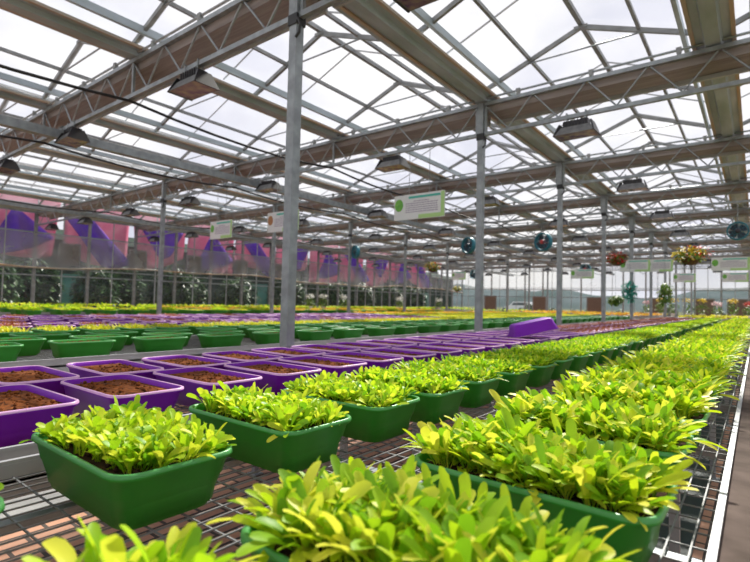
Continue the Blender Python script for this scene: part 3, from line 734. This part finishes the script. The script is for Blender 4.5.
# brown slatted panels on the walls
VP0 = empty('slatted_panel')
mb = MB(); mb.box((-.40, -.03, -.5), (.40, .0, .5)); mb.build('backing', M['board'], VP0)
mb = MB()
for a, b in (((-.44, -.07, -.54), (-.38, .01, .54)), ((.38, -.07, -.54), (.44, .01, .54)), ((-.38, -.07, .48), (.38, .01, .54)), ((-.38, -.07, -.54), (.38, .01, -.48))): mb.box(a, b)
mb.build('frame', M['zinc_dull'], VP0)
for q in range(8):
    mb = MB(); z = -.42+q*.12; mb.add([(-.38, -.065, z-.05), (.38, -.065, z-.05), (.38, -.03, z+.05), (-.38, -.03, z+.05), (-.38, -.055, z-.05), (.38, -.055, z-.05), (.38, -.02, z+.05), (-.38, -.02, z+.05)], [(0,1,2,3),(7,6,5,4),(0,4,5,1),(2,6,7,3),(1,5,6,2),(0,3,7,4)]); mb.build('slat', M['board'], VP0)
first = True
for i, y in enumerate((8.42, 11.3, 14.2, 17.1, 20.0)):
    o = VP0 if first else copy_tree(VP0); first = False
    o.location = (XL-.07, y, H+1.62); o.rotation_euler = (0, 0, PI/2); o.scale = (.95, 1, .9); tag(o, 'brown slatted panel behind the film on the left wall, %s from the left' % nth(i+1), 'panel', 'brown wall panels')
for i, x in enumerate((-19.66, -15.06, -10.52, -6.0, -3.0, -1.06)):
    o = copy_tree(VP0); o.location = (x, YF-.09, H+.08); o.rotation_euler = (0, 0, 0); o.scale = (1.4, 1, 1.3); tag(o, 'brown slatted panel low on the far end wall, %s from the left' % nth(i+1), 'panel', 'brown wall panels')

# ------------------------------------------------------------------ outdoors
# pink and violet cloths standing in for LED glow outside the left wall
fr = empty('cloth_rack', (-24.3, 21, 0)); tag(fr, 'outdoor pipe frame holding the pink and violet glow cloths beyond the left wall', 'rack')
for z, dx in ((4.25, 0), (3.35, .5)): mb = MB(); mb.tube([(dx, -19, H+z), (dx, 18.5, H+z)], .025, 8); mb.build('top_pipe', M['zinc'], fr)
for i in range(8):
    mb = MB(); mb.tube([(.22, -18.6+i*5.25, -.13), (.22, -18.6+i*5.25, H+4.28)], .03, 8); mb.tube([(.22, -18.6+i*5.25, H+3.35), (.5, -18.6+i*5.25, H+3.35)], .02, 6); mb.tube([(.22, -18.6+i*5.25, H+4.25), (0, -18.6+i*5.25, H+4.25)], .02, 6); mb.build('upright', M['zinc'], fr)
def cloth(x, y0, pts, mt, label, seed):
    """hanging cloth: pts = top-left, top-right, bottom-right, bottom-left as (y, z)"""
    r = random.Random(seed); mb = MB(); nu, nv = 16, 10; vs = []; ph = r.uniform(0, 6)
    (ya, za), (yb, zb), (yc, zc), (yd, zd) = pts
    for i in range(nu+1):
        u = i/nu
        for j in range(nv+1):
            v = j/nv; ty, tz = ya+(yb-ya)*u, za+(zb-za)*u; by, bz = yd+(yc-yd)*u, zd+(zc-zd)*u - .22*4*u*(1-u)
            vs.append(((.09*math.sin(u*11+ph)+.05*math.sin(v*6+u*3))*v, ty+(by-ty)*v, tz+(bz-tz)*v))
    fs = [(i*(nv+1)+j, (i+1)*(nv+1)+j, (i+1)*(nv+1)+j+1, i*(nv+1)+j+1) for i in range(nu) for j in range(nv)]
    mb.add(vs, fs); o = mb.build('glow_cloth', M[mt], None, True, (x, y0, H)); tag(o, label, 'cloth', 'pink and violet glow cloths')
    sm = o.modifiers.new('thickness', 'SOLIDIFY'); sm.thickness = .004
rr = random.Random(5); u = rr.uniform
for i in range(12):
    y0 = 2.6+i*3.05
    cloth(-24.3, y0, ((0, 4.222), (2.95, 4.222), (2.95+u(-.3, .1), 1.5+u(-.3, .6)), (u(-.1, .3), 1.5+u(-.3, .6))), 'pink', 'pink cloth standing in for LED glow outside the left wall, %s from the left' % nth(i+1), i)
    if i % 3 == 0: q = ((.3, 3.322), (2.6, 3.322), (1.9, 2.0+u(-.2, .2)), (1.2, 2.1))
    elif i % 3 == 1: q = ((1.1, 3.322), (1.5, 3.322), (2.7, 2.2+u(-.2, .2)), (.2, 1.5))
    else: q = ((.0, 3.322), (1.2, 3.322), (2.9, 1.6), (1.6, 1.5+u(-.2, .2)))
    cloth(-23.78, y0+u(-.2, .2), q, 'violet', 'violet triangular glow cloth crossing a pink one outside left wall, %s from left' % nth(i+1), 50+i)
# backdrop building, added to darken the view through the left glass
root = empty('dark_backdrop', (-36, 20, 0)); tag(root, 'long dark backdrop with teal panels, added beyond the trees left of the greenhouse', 'building')
mb = MB(); mb.box((-3, -32, -.13), (3, 40, 4.6)); mb.build('body', M['dark_backdrop'], root)
mb = MB(); mb.prism_y([(-3.4, 4.6), (3.4, 4.6), (0, 5.6)], -32.4, 40.4); mb.build('roof', M['dark_backdrop'], root)
for i in range(10):
    mb = MB(); mb.box((3.0, -28+i*6.6, .6), (3.06, -25.4+i*6.6, 2.6)); mb.build('panel', M['tealpane'] if i % 2 else M['dark_backdrop'], root)
# trees between wall and backdrop
TR = []
for i in range(3):
    TR.append((cloud(300+i, 1100, 1.0, 1.0, 1.65, .42, .17, 3, .3).mesh('crown', M['leaf_dark'], True)))
tk = MB(); tk.tube([(0, 0, -.13), (.05, 0, 1.0), (0, .05, 2.2)], [.09, .07, .04], 8); TKM = tk.mesh('trunk', M['bark'], True)
r = random.Random(11)
for i in range(19):
    y = 4.5+i*2.1
    root = empty('tree', ((-26.0 if i % 2 else -28.3)+r.uniform(-.2, .2), y, 0), r.uniform(0, 6)); s = r.uniform(.85, 1.05) * (1 if i % 2 else 1.3); root.scale = (s, s, s*(.9 if i % 2 else .75))
    tag(root, 'dark leafy tree outside the left glass wall, %s from the left' % nth(i+1), 'tree', 'trees outside the left wall')
    obj('trunk', TKM, root); obj('crown', TR[i % 3], root, (0, 0, 1.75))
for i in range(14):
    x = -21.5+i*1.9+r.uniform(-.5, .5)
    root = empty('tree', (x, YF+5+r.uniform(0, 3), 0), r.uniform(0, 6)); s = r.uniform(.35, .55); root.scale = (s, s, s*.9)
    tag(root, 'low dark tree outside the far end wall, %s from the left' % nth(i+1), 'tree', 'trees outside the far wall')
    obj('trunk', TKM, root); obj('crown', TR[i % 3], root, (0, 0, 1.75))
# hills
mb = MB(); vs = []; nx = 160
for i in range(nx+1):
    x = -420+700*i/nx
    hgt = 9.0+2.6*math.sin(x*.035+.6)+1.5*math.sin(x*.075+2)+.8*math.sin(x*.19)
    for y, f in ((235, -.1), (250, .45), (275, .85), (300, 1.0), (340, .6), (390, -.1)): vs.append((x, y, hgt*f+H*f))
mb.add(vs, [(i*6+j, (i+1)*6+j, (i+1)*6+j+1, i*6+j+1) for i in range(nx) for j in range(5)])
o = mb.build('hills', M['hill'], None, True); tag(o, 'blue-grey wooded hills on the horizon', 'hills', kind='structure')
# parked white car
root = empty('car', (-31.0, 79, -.13), math.radians(4)); tag(root, 'white minivan parked outside beyond the far end wall', 'car')
mb = MB(); sec = [(-2.1, .35), (-2.1, 1.0), (-1.95, 1.25), (-1.3, 1.4), (-.75, 2.0), (1.9, 2.02), (2.1, 1.4), (2.15, .35)]
loops = [[(x, yy, z) for x, z in sec] for yy in (-.85, .85)]; mb.loft(loops); mb.build('body', M['carwhite'], root)
for s in (-1, 1):
    mb = MB(); pts = [(-1.0, 1.45), (-.65, 1.85), (1.5, 1.86), (1.6, 1.45)]; mb.add([(x, s*.86, z) for x, z in pts]+[(x, s*.87, z) for x, z in pts], [(0,1,2,3),(7,6,5,4),(0,4,5,1),(1,5,6,2),(2,6,7,3),(3,7,4,0)]); mb.build('window', M['carglass'], root)
    for x in (-1.35, 1.35):
        mb = MB(); mb.lathe([(.05, -.11), (.31, -.11), (.33, -.05), (.33, .05), (.31, .11), (.05, .11)], 18, 0, 'y'); mb.build('wheel', M['tyre'], root, False, (x, s*.78, .33))

# ------------------------------------------------------------------ flower displays at the far end
r = random.Random(21)
def potted(x, y, z, petal, label, s=1.0, tall=.5):
    root = empty('potted_flower', (x, y, z)); root.scale = (s, s, s); tag(root, label, 'potted plant', 'flowering pots')
    mb = MB(); mb.lathe([(.09, 0), (.12, .02), (.15, .22), (.16, .24), (.135, .24), (.02, .21)], 14); mb.build('pot', M['whitepot'], root, True)
    mb = MB(); mb.tube([(0, 0, .2), (.02, 0, .25+tall*.6)], [.015, .01], 6); mb.build('stem', M['stem'], root)
    cloud(int(x*37+y), 90, .22, .22, tall*.4, .16, .07, 3, .2).build('foliage', M['leaf_mid'], root, True, (0, 0, .28+tall*.35))
    cloud(int(x*41+y), 60, .22, .22, .12, .09, .08, 3).build('blossoms', M[petal], root, True, (0, 0, .3+tall*.85))
def stand(x, y, w, label):
    root = empty('display_stand', (x, y, 0)); tag(root, label, 'stand', 'display stands')
    mb = MB(); mb.box((-w/2, -.35, .72), (w/2, .35, .76)); mb.build('top', M['whitepot'], root)
    mb = MB(); mb.box((-w/2+.05, -.3, .25), (w/2-.05, .3, .28)); mb.build('lower_shelf', M['whitepot'], root)
    for sx in (-1, 1):
        for sy in (-1, 1): mb = MB(); mb.box((sx*(w/2-.05)-.02, sy*.3-.02, 0), (sx*(w/2-.05)+.02, sy*.3+.02, .72)); mb.build('leg', M['zinc'], root)
for i, (x, pl) in enumerate(((-6.0, ('pinkpetal', 'yellow')), (-4.3, ('yellow', 'yellow')), (-2.6, ('yellow', 'pinkpetal')), (-.85, ('yellow', 'red')))):
    stand(x, 41.4, 1.55, 'white display stand of potted flowers before the far wall, %s from the left' % nth(i+1))
    for j, p in enumerate(pl):
        potted(x-.43+.86*j, 41.4, .761, p, 'potted plant with %s flowers on the %s display stand, %s side' % ({'pinkpetal': 'pale pink', 'yellow': 'yellow', 'red': 'red'}[p], nth(i+1), 'left' if j == 0 else 'right'), 1.25, .6 if p != 'yellow' else .8)
for i, (x, y) in enumerate(((-18.45, 16.6), (-18.45, 18.3), (-18.45, 19.3), (-18.45, 21.0), (-18.45, 26.5), (-18.45, 31.5))):
    potted(x, y, BZ+.002, 'white', 'potted white flower standing among bedding plants by the left wall, %s from left' % nth(i+1), 1.0, .55)

# ------------------------------------------------------------------ light
w = bpy.data.worlds.new('sky'); sc.world = w; w.use_nodes = True
N = w.node_tree.nodes; L = w.node_tree.links; bg = N['Background']
tc = N.new('ShaderNodeTexCoord'); mp = N.new('ShaderNodeMapping'); mp.inputs['Scale'].default_value = (1.6, 1.6, 3.0)
nz = N.new('ShaderNodeTexNoise'); nz.inputs['Scale'].default_value = 1.7; nz.inputs['Detail'].default_value = 6
rp = N.new('ShaderNodeValToRGB'); e = rp.color_ramp.elements
e[0].position = .42; e[0].color = (.70, .71, .82, 1); e[1].position = .66; e[1].color = (1.0, .985, .985, 1)
L.new(tc.outputs['Generated'], mp.inputs['Vector']); L.new(mp.outputs['Vector'], nz.inputs['Vector']); L.new(nz.outputs['Fac'], rp.inputs['Fac'])
sx = N.new('ShaderNodeSeparateXYZ'); L.new(tc.outputs['Generated'], sx.inputs['Vector'])
mr = N.new('ShaderNodeMapRange'); mr.inputs['From Min'].default_value = -.03; mr.inputs['From Max'].default_value = .0
L.new(sx.outputs['Z'], mr.inputs['Value'])
mx = N.new('ShaderNodeMix'); mx.data_type = 'RGBA'; mx.inputs[6].default_value = (.22, .23, .18, 1)
L.new(mr.outputs['Result'], mx.inputs[0]); L.new(rp.outputs['Color'], mx.inputs[7])
L.new(mx.outputs[2], bg.inputs['Color']); bg.inputs['Strength'].default_value = .84
sd = bpy.data.lights.new('sun', 'SUN'); sd.energy = 6.8; sd.angle = math.radians(4); sd.color = (1, .95, .86)
so = bpy.data.objects.new('sun', sd); C.objects.link(so)
sv = Vector((-.22, 1.06, 1.0)).normalized(); so.rotation_euler = sv.to_track_quat('Z', 'Y').to_euler(); so.location = (0, 20, 30)

# ------------------------------------------------------------------ camera
cd = bpy.data.cameras.new('camera'); co = bpy.data.objects.new('camera', cd); C.objects.link(co)
cd.sensor_width = 36; cd.lens = 36*493.14/750; cd.clip_start = .05; cd.clip_end = 2000
rgt = Vector((.791, .612, .024)); fwd = Vector((-.612, .79, .041)).normalized(); rgt = (rgt - fwd*rgt.dot(fwd)).normalized(); up = rgt.cross(fwd)
co.matrix_world = Matrix(((rgt.x, up.x, -fwd.x, 0), (rgt.y, up.y, -fwd.y, 0), (rgt.z, up.z, -fwd.z, H), (0, 0, 0, 1)))
cd.dof.use_dof = True; cd.dof.focus_distance = 2.1; cd.dof.aperture_fstop = 3.2
sc.camera = co
